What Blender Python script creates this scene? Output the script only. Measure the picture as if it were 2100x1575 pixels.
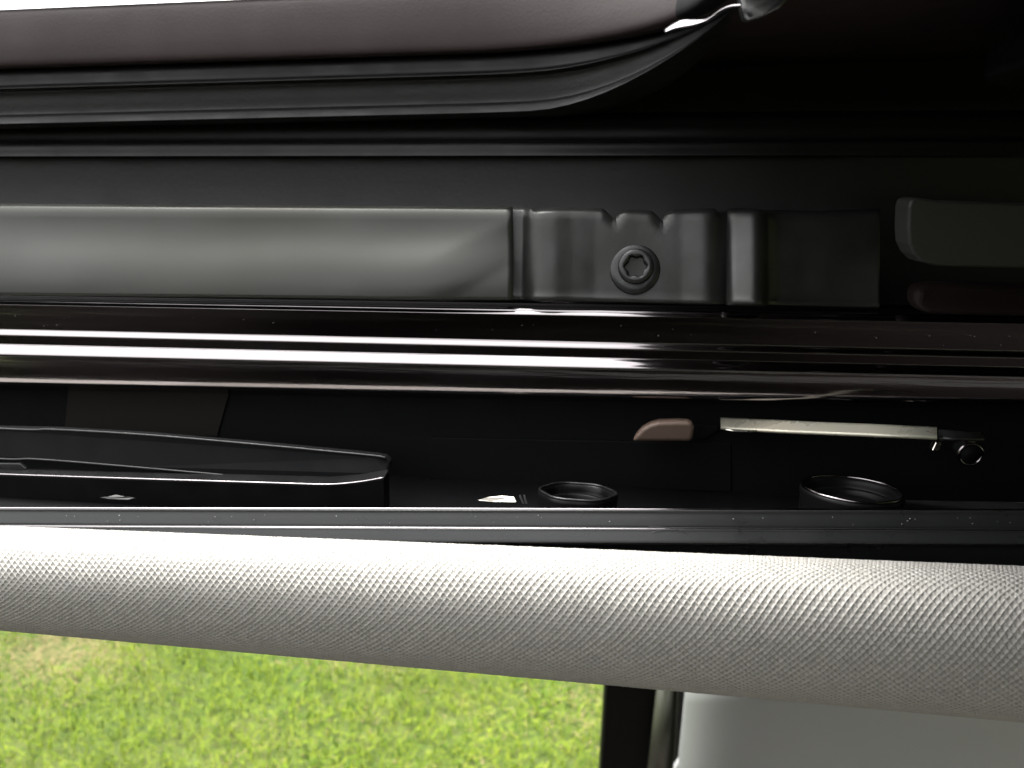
import bpy, bmesh, math, random
import numpy as np
from mathutils import Vector, Matrix
random.seed(7); rng = np.random.default_rng(11)
R = math.radians
scene = bpy.context.scene
for o in list(bpy.data.objects): bpy.data.objects.remove(o)
C = scene.collection

# ------------------------------------------------------------------ camera
PITCH, YAW, FPX = -15.8, 6.8, 1528.0
cam = bpy.data.cameras.new('camera'); camo = bpy.data.objects.new('camera', cam); C.objects.link(camo)
cam.sensor_width = 36; cam.lens = 36*FPX/2100
cam.clip_start = 0.01; cam.clip_end = 1000
camo.location = (0, 0, 0); camo.rotation_euler = (R(90+PITCH), 0, R(YAW))
cam.dof.use_dof = True; cam.dof.focus_distance = 0.150; cam.dof.aperture_fstop = 28
scene.camera = camo

# ------------------------------------------------------------------ sky, sun, exposure
SUN_EL, SUN_AZ = 64, -50      # azimuth measured from +Y towards +X
w = bpy.data.worlds.new('World'); scene.world = w; w.use_nodes = True
nt = w.node_tree; nt.nodes.clear()
sky = nt.nodes.new('ShaderNodeTexSky'); sky.sky_type = 'NISHITA'; sky.sun_disc = False
sky.sun_elevation = R(SUN_EL); sky.sun_rotation = R(SUN_AZ); sky.dust_density = 6; sky.air_density = 1.2
hs = nt.nodes.new('ShaderNodeHueSaturation'); hs.inputs['Saturation'].default_value = 0.05
bg = nt.nodes.new('ShaderNodeBackground'); bg.inputs['Strength'].default_value = 0.15
ow = nt.nodes.new('ShaderNodeOutputWorld')
nt.links.new(sky.outputs[0], hs.inputs['Color']); nt.links.new(hs.outputs[0], bg.inputs[0]); nt.links.new(bg.outputs[0], ow.inputs[0])
sl = bpy.data.lights.new('sun', 'SUN'); sl.energy = 0.5; sl.angle = R(30); sl.color = (1, .95, .88)
so = bpy.data.objects.new('sun', sl); C.objects.link(so)
sd = Vector((math.sin(R(SUN_AZ))*math.cos(R(SUN_EL)), math.cos(R(SUN_AZ))*math.cos(R(SUN_EL)), math.sin(R(SUN_EL))))
so.rotation_euler = sd.to_track_quat('Z', 'Y').to_euler(); so.location = (0, 0, 5)
vs = scene.view_settings
vs.view_transform = 'Standard'; vs.look = 'None'; vs.gamma = 1; vs.use_curve_mapping = False
vs.exposure = 2.2

# ------------------------------------------------------------------ helpers
_f = Vector((-math.sin(R(YAW))*math.cos(R(PITCH)), math.cos(R(YAW))*math.cos(R(PITCH)), math.sin(R(PITCH))))
_r = Vector((math.cos(R(YAW)), math.sin(R(YAW)), 0)); _u = _r.cross(_f)
def P(px, py, Y):
    """point at depth Y (metres outward) on the sight line measured in the photograph"""
    d = _f*FPX + _r*(px-1050) - _u*(py-787.5)
    return d*(Y/d.y)
def Zr(row, Y): return P(0, row, Y).z

def mat(name, col, rough=.5, metal=0., spec=.5, coat=0., coat_rough=.1, nscale=0, namt=0., bump=0., bscale=800, var=None, vscale=60, sheen=0., stretch=(1,1,1)):
    m = bpy.data.materials.new(name); m.use_nodes = True
    n = m.node_tree; b = n.nodes['Principled BSDF']
    b.inputs['Base Color'].default_value = (*col, 1); b.inputs['Roughness'].default_value = rough
    b.inputs['Metallic'].default_value = metal; b.inputs['Specular IOR Level'].default_value = spec
    b.inputs['Coat Weight'].default_value = coat; b.inputs['Coat Roughness'].default_value = coat_rough
    b.inputs['Sheen Weight'].default_value = sheen
    tc = n.nodes.new('ShaderNodeTexCoord'); mp = n.nodes.new('ShaderNodeMapping')
    mp.inputs['Scale'].default_value = stretch
    n.links.new(tc.outputs['Object'], mp.inputs['Vector'])
    if namt:
        t = n.nodes.new('ShaderNodeTexNoise'); t.inputs['Scale'].default_value = nscale; t.inputs['Detail'].default_value = 4
        n.links.new(mp.outputs[0], t.inputs['Vector'])
        mr = n.nodes.new('ShaderNodeMapRange'); mr.inputs['From Min'].default_value = .3; mr.inputs['From Max'].default_value = .7
        mr.inputs['To Min'].default_value = max(0, rough-namt); mr.inputs['To Max'].default_value = rough+namt
        n.links.new(t.outputs['Fac'], mr.inputs['Value']); n.links.new(mr.outputs[0], b.inputs['Roughness'])
    if bump:
        t = n.nodes.new('ShaderNodeTexNoise'); t.inputs['Scale'].default_value = bscale; t.inputs['Detail'].default_value = 3
        n.links.new(mp.outputs[0], t.inputs['Vector'])
        bp = n.nodes.new('ShaderNodeBump'); bp.inputs['Strength'].default_value = bump; bp.inputs['Distance'].default_value = .0004
        n.links.new(t.outputs['Fac'], bp.inputs['Height']); n.links.new(bp.outputs[0], b.inputs['Normal'])
    if var:
        t = n.nodes.new('ShaderNodeTexNoise'); t.inputs['Scale'].default_value = vscale; t.inputs['Detail'].default_value = 5
        n.links.new(mp.outputs[0], t.inputs['Vector'])
        cr = n.nodes.new('ShaderNodeValToRGB'); cr.color_ramp.elements[0].position = .35; cr.color_ramp.elements[1].position = .68
        cr.color_ramp.elements[0].color = (*col, 1); cr.color_ramp.elements[1].color = (*var, 1)
        n.links.new(t.outputs['Fac'], cr.inputs[0]); n.links.new(cr.outputs[0], b.inputs['Base Color'])
    return m

M = {}
M['flange']  = mat('satin_plum_paint', (.025,.018,.018), .58, spec=.16, coat=.0, coat_rough=.38, nscale=90, namt=.06, bump=.10, bscale=1500, var=(.030,.022,.022))
M['rubber']  = mat('black_rubber', (.007,.0068,.0068), .45, spec=.3, nscale=120, namt=.1, bump=.12, bscale=1200)
M['dark']    = mat('dark_primer_steel', (.009,.009,.009), .45, spec=.3, nscale=80, namt=.08, bump=.1)
M['panel']   = mat('satin_anodised_panel', (.056,.0575,.053), .40, metal=.85, nscale=60, namt=.05, var=(.041,.041,.036), vscale=14, bump=.03, bscale=900)  # darker blotches in the colour stand in for tree and cloud reflections
M['bracket'] = mat('grey_primer_bracket', (.052,.052,.051), .40, metal=.75, nscale=120, namt=.08, var=(.036,.036,.034), vscale=90, bump=.06)
M['screw']   = mat('black_oxide_steel', (.042,.042,.042), .36, metal=.8, nscale=400, namt=.1, bump=.12, bscale=1800)
M['rail']    = mat('gloss_black_rail', (.31,.285,.29), .12, metal=1., spec=.5, nscale=200, namt=.04, stretch=(.05,1,1), bump=.07, bscale=700)
M['gloss']   = mat('gloss_black_plastic', (.004,.004,.0045), .4, spec=.16, nscale=150, namt=.08)
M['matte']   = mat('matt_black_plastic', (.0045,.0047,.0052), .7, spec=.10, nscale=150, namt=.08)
M['brown']   = mat('dark_brown_plastic', (.012,.0105,.009), .5, spec=.2)
M['ledge']   = mat('charcoal_satin_plastic', (.014,.0145,.015), .32, spec=.35, nscale=160, namt=.06, bump=.06, bscale=2500)
M['fabric']  = mat('pale_grey_knit', (.42,.406,.375), .95, spec=.15, sheen=.1, bump=.35, bscale=4200, var=(.355,.343,.317), vscale=700)
M['steel']   = mat('bright_steel', (.55,.53,.47), .25, metal=1., nscale=150, namt=.08)
M['tan']     = mat('tan_nylon', (.085,.055,.04), .6)
M['trim']    = mat('grey_pillar_plastic', (.33,.338,.335), .42, spec=.5, bump=.15, bscale=1400, nscale=60, namt=.04)
M['door']    = mat('black_door_frame', (.003,.003,.0035), .5, spec=.12, nscale=60, namt=.05)
M['olive']   = mat('grass_reflection_trim', (.06,.063,.045), .3)  # olive base colour stands in for grass reflected in glossy trim
M['white']   = mat('white_plastic', (.5,.5,.5), .4)
M['olivebr'] = mat('charcoal_cast_plastic', (.022,.022,.020), .5, spec=.3, bump=.12, bscale=900)
M['maroon']  = mat('maroon_reflection', (.009,.0045,.0045), .65, spec=.15)
M['cream'] = mat('cream_reflection_metal', (.48,.44,.35), .32, metal=.25, nscale=200, namt=.1, var=(.40,.40,.33), vscale=60)  # cream base colour stands in for bright reflections on the metal link bar
M['glass']   = mat('tinted_glass', (.006,.0065,.0075), .3, spec=.3)
M['liner']   = mat('headliner_underside', (.30,.29,.27), .95, spec=.1, bump=.4, bscale=2500)
M['carpet']  = mat('dark_carpet', (.22,.19,.165), .95, bump=.5, bscale=300)
M['doorcard']= mat('taupe_door_card', (.045,.033,.026), .6)
M['blackcard'] = mat('black_cabin_blocker_and_trim', (.013,.010,.0105), .9, spec=.03)
M['rubber2'] = mat('worn_black_rubber', (.007,.007,.0075), .55, spec=.25, bump=.12, bscale=1200)
M['dust']    = mat('pale_dust', (.3,.3,.28), .8)

def link(name, me, m, parent=None, smooth=True):
    o = bpy.data.objects.new(name, me); C.objects.link(o)
    if m: me.materials.append(m)
    if smooth:
        me.polygons.foreach_set('use_smooth', [True]*len(me.polygons))
    o.parent = parent
    return o
def mesh(name, verts, faces, m, parent=None, smooth=True):
    me = bpy.data.meshes.new(name); me.from_pydata([tuple(v) for v in verts], [], faces); me.update()
    return link(name, me, m, parent, smooth)
def tag(o, label=None, cat=None, group=None, kind=None):
    if label: o['label'] = label
    if cat: o['category'] = cat
    if group: o['group'] = group
    if kind: o['kind'] = kind
    return o
def thing(name, label, cat, loc=(0,0,0), group=None):
    o = bpy.data.objects.new(name, None); C.objects.link(o); o.location = loc; o.empty_display_size = .01
    return tag(o, label, cat, group)
def bevel(o, wd, seg=3, ang=30):
    b = o.modifiers.new('bevel', 'BEVEL'); b.width = wd; b.segments = seg; b.limit_method = 'ANGLE'; b.angle_limit = R(ang)
    b.harden_normals = False
    return o
def solid(o, th, off=1):
    s = o.modifiers.new('solidify', 'SOLIDIFY'); s.thickness = th; s.offset = off
    return o
def catmull(pts, n=8):
    pts = np.array(pts, float); out = []
    q = np.vstack([2*pts[0]-pts[1], pts, 2*pts[-1]-pts[-2]])
    for i in range(1, len(q)-2):
        p0, p1, p2, p3 = q[i-1], q[i], q[i+1], q[i+2]
        for k in range(n):
            t = k/n
            out.append(.5*((2*p1)+(-p0+p2)*t+(2*p0-5*p1+4*p2-p3)*t*t+(-p0+3*p1-3*p2+p3)*t**3))
    out.append(pts[-1])
    return np.array(out)
def loft_pts(prof, t):
    """prof rows: (row at the photo's left edge, row at its right edge, depth); straight in space; t may run past 0..1"""
    out = []
    for a, b, y in prof:
        A, B = P(0, a, y), P(2100, b, y); out.append(A+(B-A)*t)
    return out
def loft(name, prof, m, parent=None, n=8, t0=-.45, t1=1.45, segs=40, smooth=True, wob=0.):
    pr = catmull(prof, n) if n > 1 else np.array(prof, float)
    V, F = [], []; k = len(pr)
    for s in range(segs+1):
        V += loft_pts(pr, t0+(t1-t0)*s/segs)
    for s in range(segs):
        for j in range(k-1):
            a = s*k+j; F.append((a, a+1, a+k+1, a+k))
    return mesh(name, V, F, m, parent, smooth)
def box(name, x0, x1, y0, y1, z0, z1, m, parent=None, bv=0.):
    V = [(x, y, z) for x in (x0,x1) for y in (y0,y1) for z in (z0,z1)]
    F = [(0,1,3,2),(4,6,7,5),(0,4,5,1),(2,3,7,6),(0,2,6,4),(1,5,7,3)]
    o = mesh(name, V, F, m, parent, False)
    if bv: bevel(o, bv)
    return o
def prism(name, pts, thick, m, parent=None, bv=0., seg=3, smooth=False):
    """front outline pts (3D, in order) pushed back by the vector thick"""
    thick = Vector(thick); n = len(pts)
    V = [Vector(p) for p in pts]+[Vector(p)+thick for p in pts]
    F = [tuple(range(n)), tuple(range(2*n-1, n-1, -1))]+[(i, i+n, (i+1)%n+n, (i+1)%n) for i in range(n)]
    o = mesh(name, V, F, m, parent, smooth)
    bm = bmesh.new(); bm.from_mesh(o.data); bmesh.ops.recalc_face_normals(bm, faces=bm.faces); bm.to_mesh(o.data); bm.free()
    if bv: bevel(o, bv, seg)
    return o
def lathe(name, prof, m, parent=None, n=64, frame=Matrix.Identity(4), star=None):
    """prof (r, h[, s]); s blends the radius to a six-lobed star"""
    V, F = [], []; k = len(prof)
    for i in range(n):
        a = 2*math.pi*i/n
        for p in prof:
            r = p[0]
            if len(p) > 2: r *= 1+p[2]*math.cos(6*a)
            V.append(frame @ Vector((r*math.cos(a), r*math.sin(a), p[1])))
    for i in range(n):
        j = (i+1) % n
        for q in range(k-1): F.append((i*k+q, j*k+q, j*k+q+1, i*k+q+1))
    return mesh(name, V, F, m, parent)
def tube(name, pts, rad, m, parent=None, n=10, closed=False, cap=True):
    pts = [Vector(p) for p in pts]; V, F = [], []; L = len(pts)
    for i, p in enumerate(pts):
        a = pts[(i-1) % L] if closed or i else p; b = pts[(i+1) % L] if closed or i < L-1 else p
        d = (b-a).normalized(); s = d.cross(Vector((.02,.05,1))).normalized(); u = s.cross(d)
        r = rad[i] if isinstance(rad, (list, tuple)) else rad
        for k in range(n):
            t = 2*math.pi*k/n; V.append(p+s*math.cos(t)*r+u*math.sin(t)*r)
    for i in range(L if closed else L-1):
        for k in range(n):
            F.append((i*n+k, i*n+(k+1)%n, ((i+1)%L)*n+(k+1)%n, ((i+1)%L)*n+k))
    if not closed and cap: F += [tuple(range(n-1,-1,-1)), tuple(range((L-1)*n, L*n))]
    return mesh(name, V, F, m, parent)

# ------------------------------------------------------------------ ground and grass outside the side window
GZ = -1.45
g = mesh('ground', [(-300,-300,GZ),(300,-300,GZ),(300,300,GZ),(-300,300,GZ)], [(0,1,2,3)],
         mat('soil_and_thatch', (.06,.10,.012), .95, var=(.10,.11,.025), vscale=3.0, bump=1., bscale=40), smooth=False)
tag(g, kind='structure')
def grass():
    n = 130000
    x = rng.uniform(-3.2, .9, n); y = rng.uniform(1.15, 3.3, n)
    # bare straw patches, and a slow variation of the green
    def blob(cx, cy, rx, ry): return np.exp(-(((x-cx)/rx)**2+((y-cy)/ry)**2))
    lc = P(110,1345,1.); lc = lc*(GZ/lc.z); pc = P(700,1370,1.); pc = pc*(GZ/pc.z); qc = P(1200,1440,1.); qc = qc*(GZ/qc.z)
    straw = 1.1*blob(lc.x, lc.y, .20, .13)+.42*blob(pc.x, pc.y+.03, .22, .07)+.35*blob(qc.x, qc.y, .12, .16)
    low = np.zeros(n)
    for _ in range(14):
        kx, ky, ph = rng.normal(0, 7), rng.normal(0, 7), rng.uniform(0, 6.28); low += np.sin(kx*x+ky*y+ph)
    low /= 14**.5
    straw += .06*np.clip(low, 0, 2)
    isS = rng.uniform(0, 1, n) < straw
    L = rng.uniform(.014, .042, n); W = rng.uniform(.0014, .0036, n); az = rng.uniform(0, 6.283, n)
    lean = rng.uniform(.25, 1.25, n); lean[isS] = rng.uniform(1.0, 1.5, isS.sum()); curl = rng.uniform(-.2, .9, n)
    h0 = rng.uniform(0, .018, n); h0[isS] *= .3
    dx, dy = np.cos(az), np.sin(az); sx, sy = -dy, dx
    V = np.zeros((n, 7, 3)); px, py, pz = x.copy(), y.copy(), GZ+.002+h0
    for k in range(4):
        ww = W*[1, .95, .7, 0][k]*.5
        if k < 3:
            V[:, 2*k] = np.c_[px-sx*ww, py-sy*ww, pz]; V[:, 2*k+1] = np.c_[px+sx*ww, py+sy*ww, pz]
        else: V[:, 6] = np.c_[px, py, pz]
        a = lean+curl*k*.5; st = L/3
        px = px+dx*np.sin(a)*st; py = py+dy*np.sin(a)*st; pz = np.maximum(pz+np.cos(a)*st, GZ+.003)
    base = (np.arange(n)*7)[:, None]
    quads = np.concatenate([base+np.array([0,1,3,2]), base+np.array([2,3,5,4])], 1).reshape(-1)
    tris = (base+np.array([4,5,6])).reshape(-1)
    me = bpy.data.meshes.new('grass'); me.vertices.add(n*7); me.vertices.foreach_set('co', V.reshape(-1))
    nl = len(quads)+len(tris); me.loops.add(nl); me.loops.foreach_set('vertex_index', np.concatenate([quads, tris]).astype(np.int32))
    npoly = n*3; me.polygons.add(npoly)
    ls = np.concatenate([np.arange(n*2)*4, n*8+np.arange(n)*3]).astype(np.int32); me.polygons.foreach_set('loop_start', ls)
    me.update(calc_edges=True); me.validate()
    g0 = np.array([.105,.180,.014]); g1 = np.array([.205,.255,.020]); g2 = np.array([.045,.095,.010]); st = np.array([.30,.25,.11])
    u = rng.uniform(0, 1, n)[:, None]; col = g0*(1-u)+g1*u
    dk = rng.uniform(0, 1, n) < .22; col[dk] = g2
    col[isS] = st*rng.uniform(.6, 1.1, isS.sum())[:, None]
    col *= (1+.10*low)[:, None]; col = np.clip(col, .01, .9)
    at = me.color_attributes.new('blade_colour', 'FLOAT_COLOR', 'POINT')
    at.data.foreach_set('color', np.repeat(np.c_[col, np.ones(n)], 7, 0).reshape(-1))
    m = bpy.data.materials.new('grass_blade'); m.use_nodes = True; nn = m.node_tree; b = nn.nodes['Principled BSDF']
    a = nn.nodes.new('ShaderNodeAttribute'); a.attribute_name = 'blade_colour'; nn.links.new(a.outputs['Color'], b.inputs['Base Color'])
    b.inputs['Roughness'].default_value = .7; b.inputs['Specular IOR Level'].default_value = .08
    o = link('grass', me, m); tag(o, 'bright green lawn with straw patches outside the side window', 'grass', kind='stuff')
grass()

# ------------------------------------------------------------------ car shell round the camera (sill, floor)
fl = box('cabin_floor', -1.3, 1.3, -1.15, .44, -1.20, -1.16, M['carpet']); tag(fl, kind='structure')
for nm, a in (('cabin_blocker_far', (-1.3, 1.3, -1.19, -1.151, -1.2, -.05)), ('cabin_blocker_front', (-1.34, -1.301, -1.15, .44, -1.2, -.10)), ('cabin_wall_rear', (1.301, 1.34, -1.15, .44, -1.2, -.95))):  # unseen; far and front walls closed past window height to darken rail reflections
    o = box(nm, *a, M['blackcard']); tag(o, kind='structure')
dc = box('door_panel', -1.3, 1.3, .46, .54, -1.25, -.70, M['doorcard'], bv=.012); tag(dc, 'taupe inner door panel below the side window', 'door')

# ------------------------------------------------------------------ roof skin with the rounded opening
PX0, PY0 = .178, None
XC, RAD, XL, YN = -.031, .046, -.50, -.40        # far edge depth .178, right edge XC+RAD
TILT = .013
def path(off):
    """rounded-rectangle opening, grown outward by off; clockwise from the left end of the far edge"""
    pts = []; r = RAD+off; xr = XC+RAD
    ctr = [(xr-RAD, PX0-RAD, 90), (xr-RAD, YN+RAD, 0), (XL+RAD, YN+RAD, -90), (XL+RAD, PX0-RAD, -180)]
    for cx, cy, a0 in ctr:
        for k in range(17):
            a = R(a0-90*k/16); pts.append((cx+r*math.cos(a), cy+r*math.sin(a)))
    out = []
    L = len(pts)
    for i in range(L):                              # add points on the straights
        out.append(pts[i])
        if i % 17 == 16:
            a, b = pts[i], pts[(i+1) % L]
            for k in range(1, 12): out.append((a[0]+(b[0]-a[0])*k/12, a[1]+(b[1]-a[1])*k/12))
    return out
def sweep(name, prof, m, parent, n=6, closed=False, rng_=None, taper=None):
    pr = catmull(prof, n) if n > 1 else np.array(prof, float)
    V, F = [], []; rings = []
    for off, z in pr:
        pp = path(off); zz = [z]*len(pp)
        if taper:                                   # the profile runs out to nothing under the roof
            for i in range(len(pp)):
                e = min(1, max(0, (i-taper[0])/(taper[1]-taper[0])))
                if e > 0 and i <= taper[1]:
                    e = e*e*(3-2*e)
                    pp[i] = path(off*(1-e)+taper[2]*e)[i]; zz[i] = z*(1-e)+taper[3]*e
        rings.append([(x, min(max(y, -1.19), .50), q+TILT*(x+.14)) for (x, y), q in zip(pp, zz)])
    L = len(rings[0]); k = len(rings)
    for r_ in rings: V += r_
    for j in range(k if closed else k-1):
        jj = (j+1) % k
        for i in range(L):
            if rng_ and not (rng_[0] <= i < rng_[1]): continue
            F.append((j*L+i, j*L+(i+1)%L, jj*L+(i+1)%L, jj*L+i))
    me = bpy.data.meshes.new(name); me.from_pydata(V, [], F); bm = bmesh.new(); bm.from_mesh(me)
    bmesh.ops.delete(bm, geom=[v for v in bm.verts if not v.link_faces], context='VERTS'); bm.to_mesh(me); bm.free(); me.update()
    return link(name, me, m, parent)
def zo(off, row): return Zr(row, PX0+off)
roof = thing('car_roof', 'dark plum satin car roof edge curving round the open sunroof', 'car roof', (0, PX0, zo(.0, 135)))
def at0(o, root):     # parent meshes written in world coordinates
    o.parent = root; o.matrix_parent_inverse = Matrix.Translation(root.location).inverted(); return o
zs = zo(.0046, 20)
fp = [(.012, zs-.0001), (.0046, zo(.0046, 20)), (.0036, zo(.0036, 25)), (.0024, zo(.0024, 48)), (.0012, zo(.0012, 80)), (.0005, zo(.0005, 106)), (.0003, zo(.0003, 128)), (.0012, zo(.0012, 137)), (.004, zo(.004, 140))]
CUT, CUT2, END = 7, 12, 17+11+17        # rear edge of the opening coloured matt black to stand in for shade
at0(sweep('flange', fp, M['flange'], None, rng_=(0, CUT2)), roof); at0(sweep('flange', fp, M['flange'], None, rng_=(END, 999)), roof)
at0(sweep('shaded_rear_edge', fp, M['matte'], None, rng_=(CUT2, END)), roof)
zu = fp[-1][1]
at0(sweep('roof_skin', [(.012, zs-.0001), (.05, zs-.001), (.2, zs-.006), (.75, zs-.03), (.75, zs-.045), (.2, zu-.001), (.012, zu), (.004, zu)], M['flange'], None, n=1), roof)
sp = [(.0060, zo(.006, 138)), (.0042, zo(.0042, 150)), (.0038, zo(.0038, 174)), (.0026, zo(.0026, 178)), (.0020, zo(.002, 180.5)), (.0026, zo(.0026, 183)), (.0040, zo(.004, 190)), (.0042, zo(.0042, 215)), (.0042, zo(.0042, 233)), (.0036, zo(.0036, 236.5)), (.0031, zo(.0031, 239)), (.0026, zo(.0026, 244)), (.0020, zo(.0020, 251)), (.0020, zo(.0020, 254)), (.0035, zo(.0035, 258)), (.010, zo(.010, 262)), (.02, zo(.02, 264))]
at0(sweep('weather_seal', sp, M['rubber'], None, n=5, rng_=(0, 16), taper=(3, 16, .006, zu-.0004)), roof); at0(sweep('weather_seal', sp, M['rubber'], None, n=5, rng_=(END, 999)), roof)

tl = [(.0030, zo(.003, 177.5)), (.0017, zo(.0017, 179.3)), (.0012, zo(.0012, 180.6)), (.0014, zo(.0014, 181.6)), (.0030, zo(.003, 182.6))]  # added grey metal strip draws the highlight along the rubber lip
at0(sweep('seal_highlight', tl, M['bracket'], None, n=3, rng_=(0, 10), taper=(3, 16, .006, zu-.0004)), roof); at0(sweep('seal_highlight', tl, M['bracket'], None, n=3, rng_=(END+17+11+17-11, 999)), roof)

# ------------------------------------------------------------------ cassette frame (straight ribs and back wall)
cas = thing('sunroof_cassette', 'dark steel sunroof cassette frame with ribs behind the guide rail', 'sunroof frame', P(1000, 380, .187))
cp = [(240,225,.215), (244,232,.195), (262,255,.191), (288,281,.190), (293,286,.1885), (295.5,288.5,.1868), (299,292,.1862), (308,303,.1858), (318,315,.1853), (322,319,.1854), (327,324,.187), (370,375,.1872), (412,428,.1868), (450,470,.186), (520,540,.185), (600,625,.184), (640,670,.184)]
at0(loft('frame_wall', cp, M['dark'], None, n=6), cas)
at0(box('outer_wall', -.7, .7, .216, .222, P(0,420,.2).z-.02, zu+.004, M['dark']), cas)

# grey satin side panel, with its bent right end
def rowp(px, a, b, pts=None): return a+(b-a)*px/2100
pan = thing('side_panel', 'long grey satin metal panel with a creased right end', 'panel', P(500, 606, .166))
def panel_mesh():
    cols = list(np.linspace(-900, 1052, 150)); nr = 26; V, F = [], []
    ph = rng.uniform(0, 6.28, 6)
    for c in cols:
        top, bot = 425+c*.0068, 606+c*.0095
        for j in range(nr):
            v = j/(nr-1); row = top+(bot-top)*v; Y = .1716-.0030*v-.0052*(v-.5*math.sin(2*math.pi*v)/(math.pi))
            if v < .06: Y += .0012*(1-v/.06)             # rolled upper lip
            Y += .00016*(math.sin(c*.0043+ph[0]+2*v)+.7*math.sin(c*.009+ph[1]-3*v)+.5*math.sin(c*.017+5*v+ph[2]))*math.sin(math.pi*v)
            # crease running down-left from the upper right corner
            e = max(0, (c-860)/190)
            if e > 0:
                d = (v-.12)-(1-e)*.55
                Y += .0024*e*min(1, abs(d)*2.0)*(1 if d > 0 else .3)
            V.append(P(c, row, Y))
    for i in range(len(cols)-1):
        for j in range(nr-1):
            a = i*nr+j; F.append((a, a+1, a+nr+1, a+nr))
    o = mesh('panel_sheet', V, F, M['panel']); solid(o, .0012, 1); return o
at0(panel_mesh(), pan)

# bent bracket plate with two notches and a screw
bra = thing('mounting_bracket', 'bent grey metal bracket plate with two notches in its upper edge', 'bracket', P(1320, 620, .168))
def bracket_mesh():
    key = [(1040,.1735),(1062,.1738),(1082,.1735),(1096,.1712),(1110,.1700),(1135,.1698),(1170,.1706),(1220,.1712),(1300,.1712),(1400,.1708),(1445,.1698),(1462,.1700),(1478,.1716),(1492,.1722),(1504,.1712),(1548,.1690),(1555,.1689),(1562,.1706),(1585,.1722),(1640,.1730),(1720,.1733),(1800,.1733)]
    kx = [k[0] for k in key]; ky = [k[1] for k in key]
    cols = sorted(set(list(np.arange(1040, 1801, 5.))+[1232,1238,1262,1278,1330,1336,1358,1374])); nr = 22; V, F = [], []
    def notch(c):
        d = 0
        for a, b, b2, e in ((1233,1252,1266,1282),(1332,1351,1362,1378)):
            if a < c < e:
                d = max(d, 20*min(1, (c-a)/(b-a), (e-c)/(e-b2)))
        return d
    for c in cols:
        top = 436+(c-1100)*.004+2.5*math.sin(c*.02)+(6 if 1462 < c < 1500 else 0); nt_ = notch(c) if c > 1100 else 0
        if c < 1100: top = 431
        ntop = top+nt_; bot = 616+(c-1050)*.0235
        yb = float(np.mean([np.interp(c+dd, kx, ky) for dd in (-7,-3.5,0,3.5,7)]))
        for j in range(nr):
            v = j/(nr-1); row = top+(bot-top)*v; Y = yb-.0040*v
            if row < ntop+.5*j: row = ntop+.5*j; Y = yb-.0040*(row-top)/(bot-top)
            if row < ntop+8: Y += .0009*(1-(row-ntop)/8)
            if 1496 < c < 1562: Y -= .0045*v*min(1, (c-1496)/10, (1562-c)/8)
            if v > .93: Y -= .0006*(v-.93)/.07
            V.append(P(c, row, Y))
    for i in range(len(cols)-1):
        for j in range(nr-1):
            a = i*nr+j; F.append((a, a+1, a+nr+1, a+nr))
    o = mesh('plate', V, F, M['bracket']); solid(o, .0012, 1); return o
at0(bracket_mesh(), bra)

# torx screw
sc = thing('torx_screw', 'dark round flanged screw with a six-lobed socket on the bracket', 'screw', P(1302, 550, .1685))
nrm = Vector((-.06, -.97, .26)).normalized()
fr = Matrix.Translation(P(1302, 553, .1678)) @ nrm.to_track_quat('Z', 'Y').to_matrix().to_4x4()
at0(lathe('washer', [(.0001,.0002),(.0053,.0000),(.0055,.0002),(.0055,.0005),(.0052,.0008),(.0040,.0009),(.0030,.0009)], M['screw'], None, frame=fr), sc)
fr2 = Matrix.Translation(P(1304, 546, .1662)) @ nrm.to_track_quat('Z', 'Y').to_matrix().to_4x4()
hd = at0(lathe('head', [(.0036,-.0022),(.0039,-.0006),(.00385,.0001),(.0035,.0005),(.0030,.0006),(.0026,.0006,.04),(.0023,.0004,.09),(.0022,.0000,.11),(.0021,-.0016,.11),(.0012,-.0020,.1),(.0001,-.0020)], M['screw'], None, n=96, frame=fr2), sc)

# ------------------------------------------------------------------ guide rail
rail = thing('guide_rail', 'gloss black guide rail with twin rounded ridges catching white light', 'guide rail', P(1000, 740, .155))
rp = [(600,628,.1705), (608,639,.1690), (613,647,.1664), (616,652,.1656), (618.5,656,.1654), (620,658,.1652), (624,663,.1648), (626,666,.16475), (634,675,.16472), (645,687,.16466), (658,701,.1646), (670,714,.16455), (675.5,721,.1645), (678.5,725,.1643), (685,732,.1637), (688,735,.1636), (691,738,.16358), (700,747,.16356), (705.5,754,.16353), (708,757,.1633), (713,761,.16285), (719,767,.1623), (725,772,.1618), (728,775,.1617), (735,783,.1616), (750,797,.1614), (764,809,.1613), (778,822,.1613), (786,830,.1615), (790,834,.1624), (794,837,.166), (800,842,.1716)]
at0(loft('rail_profile', rp, M['rail'], None, n=8, segs=60), rail)

# ------------------------------------------------------------------ channel under the rail
FZ = P(0, 945, .168).z
cha = thing('channel_tray', 'deep black channel tray between the rail and the front trim', 'tray', (0, .15, FZ))
at0(loft('back_wall', [(780,824,.1705), (840,880,.1704), (945,985,.1702), (990,1030,.1702)], M['matte'], None, n=3), cha)
at0(box('tray_floor', -.36, .30, .120, .1722, FZ-.004, FZ, M['matte']), cha)
at0(prism('wall_plate', [P(140,792,.1698), P(470,806,.1698), P(445,896,.1698), P(132,886,.1698)], (0,.0008,0), M['brown'], None, bv=.0002), cha)
at0(prism('floor_step', [P(880,897,.1696), P(1500,909,.1696), P(1500,1010,.1696), P(880,990,.1696)], (0,.001,0), M['matte'], None, bv=.0003), cha)

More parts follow.
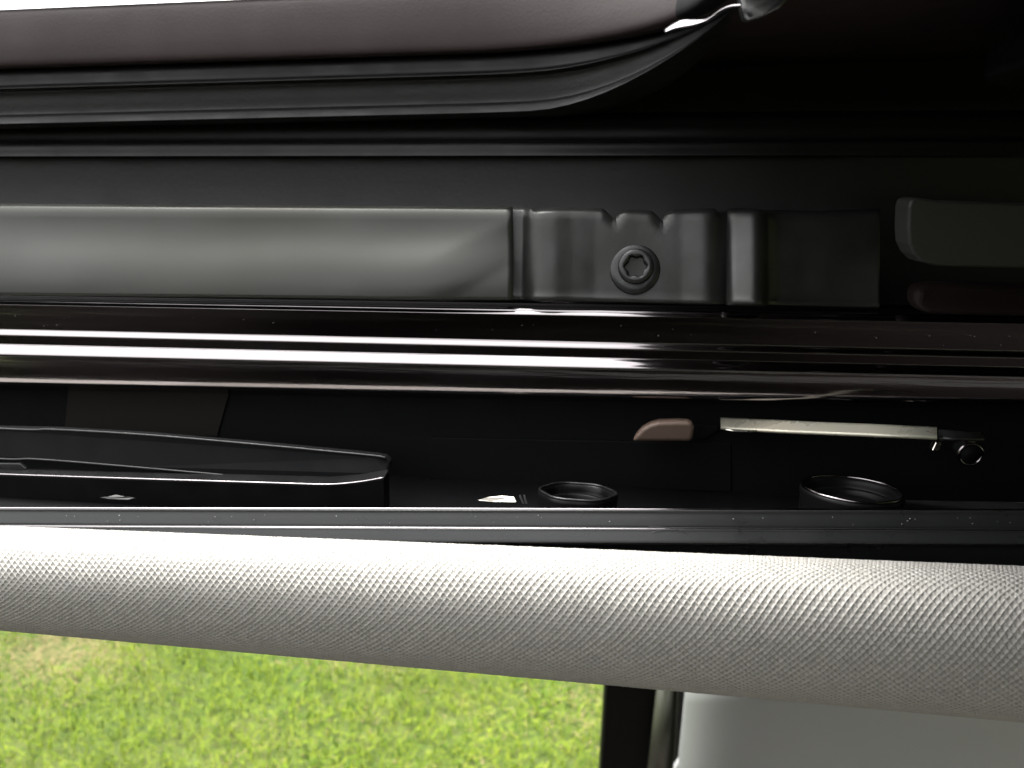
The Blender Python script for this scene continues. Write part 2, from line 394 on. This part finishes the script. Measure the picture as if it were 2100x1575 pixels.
# ------------------------------------------------------------------ black trim ledge
led = thing('trim_ledge', 'charcoal plastic trim ledge between the channel and the pale fabric edge', 'trim', P(1000, 1080, .128))
lp = [(1120,1120,.1345), (1060,1064,.1340), (1044,1048.5,.1333), (1040.8,1045.5,.1325), (1041.2,1046,.1312), (1044,1049,.1303), (1050,1056,.1301), (1062,1068,.1294), (1072,1080,.1288), (1076.5,1085.5,.1286), (1078.2,1087.5,.1280), (1080.5,1090,.1274), (1084,1094,.1272), (1096,1104,.1265), (1107,1113,.1259), (1110,1116,.1260), (1112.5,1118.5,.1270), (1120,1126,.1300), (1180,1200,.1305)]
at0(loft('ledge_profile', lp, M['ledge'], None, n=8, segs=50), led)
for a, b, y, rd in ((1042.3, 1046.8, .1309, .00028), (1079, 1088.5, .1279, .00017)):
    A, B = P(0, a, y), P(2100, b, y); at0(tube('lip_highlight_bead', [A+(B-A)*t for t in np.linspace(-.45, 1.45, 20)], rd, M['rail'], None), led)  # added metal bead draws the highlight line on the plastic lip

for arc in ([(1330,1078),(1362,1080),(1390,1086),(1408,1094),(1411,1101),(1404,1107),(1390,1111)], [(1336,1092),(1345,1089),(1358,1088)]):
    q = catmull(arc, 5); at0(tube('scratch', [P(a, b+.8, .1276-.0014*(b-1078)/33) for a, b in q], .00005, M['bracket'], None, n=5), led)

# ------------------------------------------------------------------ headliner edge with knitted fabric
hl = thing('headliner_edge', 'rolled headliner edge wrapped in pale grey honeycomb knit fabric', 'headliner', P(1000, 1380, .115))
hp = [(1150,1240,.1300), (1105,1195,.1290), (1086,1172,.1265), (1080.5,1163.5,.1235), (1086,1171,.1195), (1102,1193,.1148), (1130,1228,.1105), (1168,1284,.1078), (1208,1345,.1070), (1245,1400,.1082), (1272,1445,.1110), (1287,1472,.1155), (1290.5,1479,.1205), (1285,1472,.1270), (1270,1455,.135)]
HPR = catmull(hp, 24)
def fabric(name, t0, t1, du, dv, amp, lo=0, hi=None):
    hpr = HPR[lo:hi]
    A = np.array([P(0, a, y) for a, b, y in hpr]); B = np.array([P(2100, b, y) for a, b, y in hpr])
    Mid = (A+B)/2; s = np.r_[0, np.cumsum(np.linalg.norm(np.diff(Mid, axis=0), axis=1))]
    nv = int(s[-1]/dv)+1; sv = np.linspace(0, s[-1], nv)
    Ai = np.stack([np.interp(sv, s, A[:, k]) for k in range(3)], 1); Bi = np.stack([np.interp(sv, s, B[:, k]) for k in range(3)], 1)
    L = np.linalg.norm(B[0]-A[0]); nu = int(L*(t1-t0)/du)+1; t = np.linspace(t0, t1, nu)
    Pt = Ai[None]*(1-t)[:, None, None]+Bi[None]*t[:, None, None]                # nu, nv, 3
    U = np.broadcast_to((t*L)[:, None], (nu, nv)); Vv = np.broadcast_to(sv[None], (nu, nv))
    if amp:
        tu = np.gradient(Pt, axis=0); tv = np.gradient(Pt, axis=1); N = np.cross(tu, tv); N /= np.linalg.norm(N, axis=2, keepdims=True)
        if N[nu//2, nv//2, 1] > 0: N = -N
        cw, ch = .00142, .00155                      # width and height of one diamond of the net
        Uw = U+.00014*np.sin(Vv*420+U*90)+.00010*np.sin(U*330+Vv*250); Vw = Vv+.00007*np.sin(U*520+1.3)+.00005*np.sin(U*1100+Vv*700)
        a, b = Uw/cw, Vw/ch
        d1 = a+b; d2 = a-b; i1 = np.floor(d1); i2 = np.floor(d2); f1 = d1-i1-.5; f2 = d2-i2-.5     # -.5..+.5 across each cell
        hsh = np.mod(np.sin(i1*12.9898+i2*78.233)*43758.5453, 1.0)
        fa = (f1+f2)/2; fb = (f1-f2)/2               # cell coordinates, fb grows downwards along the roll
        e = .5-np.maximum(np.abs(f1), np.abs(f2))    # distance to the diamond's border
        rid = np.exp(-(e/.10)**2)
        up = np.clip(.75-fb*.7, .4, 1.)             # the loop's upper arch stands prouder than its lower one
        fan = .30*np.cos(np.arctan2(fa, fb+.62)*22)*np.exp(-((e-.26)/.16)**2)
        h = rid*up*(.85+.3*hsh)+fan*.45-.35*np.exp(-((e-.42)/.2)**2)
        Pt = Pt+N*(amp*h)[..., None]
    idx = (np.arange(nu)[:, None]*nv+np.arange(nv)[None])
    Q = np.stack([idx[:-1, :-1], idx[:-1, 1:], idx[1:, 1:], idx[1:, :-1]], -1).reshape(-1)
    me = bpy.data.meshes.new(name); me.vertices.add(nu*nv); me.vertices.foreach_set('co', Pt.reshape(-1).astype(np.float32))
    me.loops.add(len(Q)); me.loops.foreach_set('vertex_index', Q.astype(np.int32))
    me.polygons.add(len(Q)//4); me.polygons.foreach_set('loop_start', (np.arange(len(Q)//4)*4).astype(np.int32))
    me.update(calc_edges=True)
    return link(name, me, M['fabric'])
kf = at0(fabric('knit_fabric', -.045, 1.045, 0.000105, .00009, .00028, 48, 24*13+1), hl); kf['kind'] = 'stuff'
for a in ((-1.2, -.045, 0, None), (1.045, 2.2, 0, None), (-.045, 1.045, 0, 49), (-.045, 1.045, 24*13, None)):
    at0(fabric('fabric_run', a[0], a[1], .004, .0008, 0, a[2], a[3]), hl)
# board behind the fabric, running out to the car's side
hb = P(0, 1270, .135)
at0(box('headliner_board', -.9, .8, .1345, .47, hb.z+.002, hb.z+.012, M['liner'], None, bv=.003), hl)

# ------------------------------------------------------------------ window frame and pillar trim beyond the headliner
def vpost(name, outl, Y0, z_hi, z_lo, m, root, back=None):
    pass
post = thing('window_post', 'black window frame post with a strip coloured as reflected grass at the lawn edge', 'window frame', P(1290, 1575, .47))
def post_face(name, xs_top, xs_bot, Y, m, depth, bv, rt=1380, rb=1640):
    pts = [P(xs_top[0], rt, Y), P(xs_top[1], rt, Y), P(xs_bot[1], rb, Y), P(xs_bot[0], rb, Y)]
    o = prism(name, pts, (0, depth, 0), m, None, bv=bv, seg=4); return at0(o, post)
post_face('black_post', (1242,1372), (1226,1352), .470, M['door'], .03, .004)
def curved_strip():
    V, F = [], []; n = 12
    for k in range(2):
        for i in range(n+1):
            u = i/n; a = (1356, 1398) if k == 0 else (1326, 1384)
            x = a[0]+(a[1]-a[0])*u; V.append(P(x, 1380 if k == 0 else 1640, .458-.006*math.sin(math.pi*u)))
    for i in range(n): F.append((i, i+1, n+2+i, n+1+i))
    o = mesh('grass_reflection_strip', V, F, M['olive']); solid(o, .003, -1); return o
at0(curved_strip(), post)
post_face('rubber_lip', (1393,1416), (1378,1400), .440, M['rubber'], .012, .002)
pil = thing('pillar_trim', 'smooth light grey plastic pillar trim with a rounded front edge', 'pillar trim', P(1750, 1575, .40))
def pillar():
    V, F = [], []; n = 40; rows = [1370, 1440, 1510, 1580, 1660]
    for r_ in rows:
        x0 = 1412-(r_-1420)*.10
        for i in range(n+1):
            u = i/n; x = x0+(2600-x0)*u**1.6
            Y = .43-.030*(1-math.exp(-((x-x0)/60)))-.020*(1-math.exp(-((x-x0)/320)))
            if i == 0: Y = .445
            V.append(P(x, r_, Y))
    for j in range(len(rows)-1):
        for i in range(n):
            a = j*(n+1)+i; F.append((a, a+1, a+n+2, a+n+1))
    o = mesh('pillar_cover', V, F, M['trim']); solid(o, .003, -1); return o
at0(pillar(), pil)
cl = prism('trim_clip', [P(1383,1579,.43), P(1391,1566,.43), P(1400,1562,.43), P(1402,1600,.43), P(1380,1600,.43)], (0,.006,0), M['white'], None, bv=.001); at0(cl, pil)

# ------------------------------------------------------------------ lifting arm in the channel, left
arm = thing('lifting_arm', 'black tapering lifting arm lying in the channel at the left', 'lever', P(400, 1000, .150))
def arm_part(name, top, bot, Yt, Yb, m, back):
    pts = [P(x, y, Yt) for x, y in top]+[P(x, y, Yb) for x, y in reversed(bot)]
    return at0(prism(name, pts, back, m, None, bv=.0003, seg=3), arm)
arm_part('upper_bar', [(-700,852),(-300,868),(0,880),(110,882),(300,893),(520,912),(700,929),(770,936),(790,940),(799,948),(800,960)], [(-700,900),(-300,922),(0,941),(80,943),(300,960),(580,986),(700,992),(760,986),(790,972)], .152, .150, M['matte'], (0,.0022,.0002))
arm_part('lower_bar', [(-700,952),(-300,964),(0,974),(300,984),(560,992),(670,995),(735,990),(788,981)], [(-700,1030),(0,1055),(400,1058),(670,1060),(770,1060),(790,1055)], .1465, .1465, M['gloss'], (0,.004,.0006))
ln = catmull([(-600,951),(0,972.5),(300,982.5),(560,990.5),(670,993.5),(735,988.5),(788,979.5)], 6)
at0(tube('edge_bead', [P(a, b, .1463) for a, b in ln], .00022, M['rail'], None), arm)
ln = catmull([(-600,846),(0,879),(110,881),(300,892),(520,911),(700,928),(770,935),(792,939)], 6)
at0(tube('edge_bead', [P(a, b, .1519) for a, b in ln], .00026, M['screw'], None), arm)
ln = catmull([(-300,922),(0,941),(80,942),(300,960),(580,985)], 6)
at0(tube('edge_bead', [P(a, b, .1499) for a, b in ln], .00024, M['screw'], None), arm)
at0(prism('end_tab', [P(-60,950,.149), P(40,951,.149), P(54,962,.149), P(50,968,.149), P(-60,966,.149)], (0,.001,0), M['ledge'], None, bv=.0002), arm)

# small glints: spring clips on the tray
c1 = prism('spring_clip', [P(203,1020,.140), P(222,1018,.140), P(238,1014,.1405), P(256,1018,.140), P(278,1021,.140), P(262,1025,.1395), P(222,1023,.1395)], (0,.0006,-.0004), M['bracket'], None, bv=.0001)
tag(c1, 'tiny steel clip below the lifting arm', 'clip', 'spring clips in the channel')
c2 = thing('spring_clip', 'larger steel clip with slanted fins beside the oblong plug', 'clip', P(1030,1030,.142), 'spring clips in the channel')
at0(prism('blade', [P(978,1026,.142), P(1000,1019,.143), P(1030,1016,.143), P(1054,1018,.1425), P(1060,1030,.141), P(1010,1029,.141)], (0,.0006,-.0003), M['steel'], None, bv=.00015), c2)
for k in range(2):
    at0(prism('fin', [P(1064+k*9,1017,.142), P(1068+k*9,1017,.142), P(1076+k*6,1033,.1415), P(1071+k*6,1033,.1415)], (0,.0006,0), M['bracket'], None), c2)

# plugs standing on the tray
def plug(name, cx, cy, hw, Y, tilt, label, sq=1.0, h=.012, hexa=0., rm='rail'):
    t = thing(name, label, 'plug', P(cx, cy+30, Y), 'round plugs in the channel')
    c = P(cx, cy, Y); r = (P(cx+hw, cy, Y)-P(cx-hw, cy, Y)).length/2
    fr = Matrix.Translation(c) @ Matrix.Rotation(R(tilt[0]), 4, 'X') @ Matrix.Rotation(R(tilt[1]), 4, 'Y') @ Matrix.Diagonal((1, sq, 1, 1))
    at0(lathe('barrel', [(r*.98,-h),(r*.985,-.0018,hexa),(r,-.0009,hexa),(r*.995,-.0003,hexa),(r*.96,0,hexa),(r*.92,-.0001,hexa),(r*.885,-.0006,hexa),(r*.87,-.0014),(r*.86,-.003),(r*.5,-.0034),(.00005,-.0034)], M['gloss'], None, n=96, frame=fr), t)
    at0(lathe('inner_ring', [(r*.80,-.0034),(r*.80,-.0022),(r*.77,-.0018),(r*.73,-.0022),(r*.72,-.0034)], M['gloss'], None, n=72, frame=fr), t)
    rp_ = [fr @ Vector((r*.955*(1+hexa*math.cos(6*q))*math.cos(q), r*.955*(1+hexa*math.cos(6*q))*math.sin(q), .0001)) for q in np.linspace(0, 6.2832, 96, endpoint=False)]
    at0(tube('rim', rp_, .0003, M[rm], None, closed=True), t)
    return t
plug('round_plug', 1746, 1003, 104, .146, (-7, 0.5), 'large round black plug with a bright rim at the right')
plug('round_plug', 1185, 1009, 80, .146, (-10, 1), 'low oblong black plug with faint rim beside the steel clip', sq=.95, hexa=.03, rm='screw')

# bright link bar, tan guide shoe, little pin
lk = thing('link_bar', 'bright steel link bar under the rail at the right', 'link bar', P(1700, 885, .155))
def strip(name, px, Y, m, root, twist):
    """px: (x, row_top, row_bottom); the strip leans so that its face looks up and to the left"""
    V, F = [], []; n = 6
    for (x, a, b), y in zip(px, Y):
        for k in range(n+1):
            v = k/n; V.append(P(x, a+(b-a)*v, y-twist*v-.00008*math.sin(math.pi*v)))
    for i in range(len(px)-1):
        for k in range(n):
            q = i*(n+1)+k; F.append((q, q+1, q+n+2, q+n+1))
    o = mesh(name, V, F, m); solid(o, .0006, 1); return at0(o, root)
strip('bar', [(1478,860,880),(1500,861,883),(1600,866,889),(1700,871,893),(1800,875,897),(1922,881,902)], [.1680,.1672,.1615,.1555,.1500,.1440], M['cream'], lk, .0040)
strip('bar_tail', [(1924,884,903),(1960,888,905),(2018,892,906)], [.1452,.145,.144], M['screw'], lk, .002)
at0(tube('glint_wire', [P(1930,902,.1528), P(1975,904,.1526), P(2000,906,.1524)], .0002, M['steel'], None), lk)  # added steel slivers draw the small glints beside the bar
at0(tube('glint_wire', [P(1488,881,.157), P(1505,884,.1568), P(1530,885,.1566), P(1552,884,.1566)], .00022, M['steel'], None), lk)
at0(prism('joint', [P(1794,875,.1498), P(1801,875,.1495), P(1801,899,.1465), P(1794,899,.1468)], (0,.0006,0), M['steel'], None, bv=.0002), lk)
at0(prism('glint_foot', [P(1920,906,.155), P(1934,906,.155), P(1927,925,.154), P(1911,925,.154)], (0,.002,0), M['steel'], None, bv=.0003), lk)  # steel piece put in for the upright glint
sh = thing('guide_shoe', 'small tan rounded guide shoe left of the bright link bar', 'guide shoe', P(1370, 900, .158))
pts = [(1296,906),(1304,893),(1316,880),(1332,871),(1350,866),(1390,865),(1418,866),(1424,880),(1420,906)]
at0(prism('shoe', [P(x, y, .158) for x, y in pts], (.0006,.006,-.001), M['tan'], None, bv=.0020, seg=6), sh)
at0(prism('shoe_tail', [P(1426,869,.1688), P(1476,872,.1688), P(1476,884,.1688), P(1445,902,.1688), P(1426,904,.1688)], (0,.0012,0), M['matte'], None, bv=.0006), sh)
pn = thing('pivot_pin', 'little ring-ended pivot pin under the end of the link bar', 'pin', P(1990, 930, .152))
c = P(1990, 932, .152); rr = (P(2014,932,.152)-P(1966,932,.152)).length/2
ring = [c+Vector((rr*math.cos(a), .0, rr*math.sin(a))) for a in np.linspace(0, 2*math.pi, 40, endpoint=False)]
at0(tube('ring', ring, .00035, M['rail'], None, closed=True), pn)
at0(tube('pin_core', [c+Vector((0,-.0002,0)), c+Vector((0,.004,0))], rr*.85, M['matte'], None, n=24), pn)

# ------------------------------------------------------------------ right: cast stop block, maroon pad painted for a reflection, retracted glass, seal clip
st = thing('stop_block', 'charcoal block with rounded corner at the right edge above the rail', 'stop block', P(1980, 545, .135))
ol = [(1864,424),(1868,410),(1882,405),(1905,409),(1940,413),(2100,418),(2500,424),(2500,560),(2100,550),(1925,546),(1890,538),(1874,522),(1864,500),(1862,470)]
at0(prism('block_body', [P(x, y, .146) for x, y in ol], (0,.007,0), M['olivebr'], None, bv=.0030, seg=6), st)
pd = prism('reflection_pad', [P(1880,590,.163), P(1920,582,.163), P(2300,590,.163), P(2300,655,.160), P(1900,645,.160), P(1876,625,.161)], (0,.006,0), M['maroon'], None, bv=.002, seg=4)  # added piece; its maroon colour stands in for a faint reflection
tag(pd, 'dim maroon pad standing in for a reflection below the charcoal block', 'pad')
gp = thing('sunroof_glass', 'black tinted sunroof glass slid back beneath the roof at the right', 'sunroof glass', P(1950, 150, .15))
gz = zu-.010
def glass_panel():
    pts = []; x0, x1, y0, y1, r_ = .062, .75, -.45, .165, .03
    for cx, cy, a0 in ((x0+r_, y1-r_, 90), (x0+r_, y0+r_, 180), (x1-r_, y0+r_, 270), (x1-r_, y1-r_, 0)):
        for k in range(9):
            a = R(a0+90*k/8); pts.append(Vector((cx+r_*math.cos(a), cy+r_*math.sin(a), gz+.006*cx)))
    return prism('pane', pts, (0,0,.005), M['glass'], None, bv=.001)
at0(glass_panel(), gp)
ck = thing('seal_clip', 'shiny wavy end clip on the roof seal at the corner', 'clip', P(1450, 60, .14))
wv = catmull([(1366,68),(1384,58),(1400,53),(1428,50),(1448,46),(1466,36),(1482,24),(1500,16),(1522,14)], 5)
Yw = np.linspace(.142, .122, len(wv))
V, F = [], []
for i, ((x, y), yy) in enumerate(zip(wv, Yw)):
    e = i/(len(wv)-1); h = 11*math.exp(-((e-.22)/.2)**2)+4
    for k in range(5):
        v = k/4; V.append(P(x, y-h*.5+h*v, yy-.0016*v))
for i in range(len(wv)-1):
    for k in range(4): a = i*5+k; F.append((a, a+1, a+6, a+5))
o = mesh('wavy_lip', V, F, M['rail']); solid(o, .0005, 1); at0(o, ck)
at0(prism('clip_body', [P(1515,-20,.125), P(1640,-30,.118), P(1600,18,.118), P(1560,36,.120), P(1530,46,.122), P(1524,26,.123)], (0,.004,.0005), M['bracket'], None, bv=.0006), ck)

# ------------------------------------------------------------------ dust on the ledge
V, F = [], []
for _ in range(70):
    x = random.uniform(20, 2090); y = random.choice([random.uniform(1052,1074), random.uniform(1086,1108)]); y += 6*x/2100
    c = P(x, y, .1285 if y > 1083 else .1292); s = random.uniform(.00004, .00013)*(2.0 if random.random() < .06 else 1)
    b0 = len(V)
    for k in range(5):
        a = 6.283*k/5+random.random(); V.append(c+Vector((s*math.cos(a)*random.uniform(.7,1.6), -.0002, s*math.sin(a))))
    V.append(c+Vector((0,-.0004,0))); F += [(b0+k, b0+(k+1)%5, b0+5) for k in range(5)]
for _ in range(24):
    x = random.uniform(20, 2090); y = random.uniform(640, 668)+(45*x/2100); c = P(x, y, .1640); s = random.uniform(.00003, .0001)
    b0 = len(V)
    for k in range(5):
        a = 6.283*k/5+random.random(); V.append(c+Vector((s*math.cos(a)*random.uniform(.7,2.2), 0, s*math.sin(a))))
    V.append(c+Vector((0,-.0003,0))); F += [(b0+k, b0+(k+1)%5, b0+5) for k in range(5)]
dsp = mesh('dust_specks', V, F, M['dust']); tag(dsp, 'pale dust specks scattered on the charcoal trim ledge and rail', 'dust', kind='stuff')

# a few loose fibres lying on the knit
V, F = [], []
for _ in range(16):
    j = random.randint(90, 230); t = random.uniform(.02, .98); a, b, y = HPR[j]; A, B = P(0, a, y), P(2100, b, y); c = A+(B-A)*t
    n_ = Vector((0, -.8, .6)) if j < 150 else Vector((0, -1, 0)); c = c+n_*.0005
    d = random.uniform(-.9, .9); ln_ = random.uniform(.0015, .0045); k_ = random.uniform(-1, 1)
    pts = []
    for q in range(7):
        u = q/6-.5; tt = HPR[min(len(HPR)-1, max(0, j))]
        pts.append(c+Vector((math.cos(d)*u*ln_, -.0002*math.sin(q), math.sin(d)*u*ln_*.6+k_*.0006*(.25-u*u)))+n_*.0003*math.sin(q*2.1))
    b0 = len(V)
    for p in pts:
        for k in range(4):
            a4 = math.pi/2*k; V.append(p+Vector((0, math.cos(a4), math.sin(a4)))*.000028)
    for q in range(6):
        for k in range(4): F.append((b0+q*4+k, b0+q*4+(k+1)%4, b0+q*4+4+(k+1)%4, b0+q*4+4+k))
lf = mesh('lint_fibres', V, F, M['dust']); tag(lf, 'loose pale lint fibres lying on the knitted headliner edge', 'lint', kind='stuff')
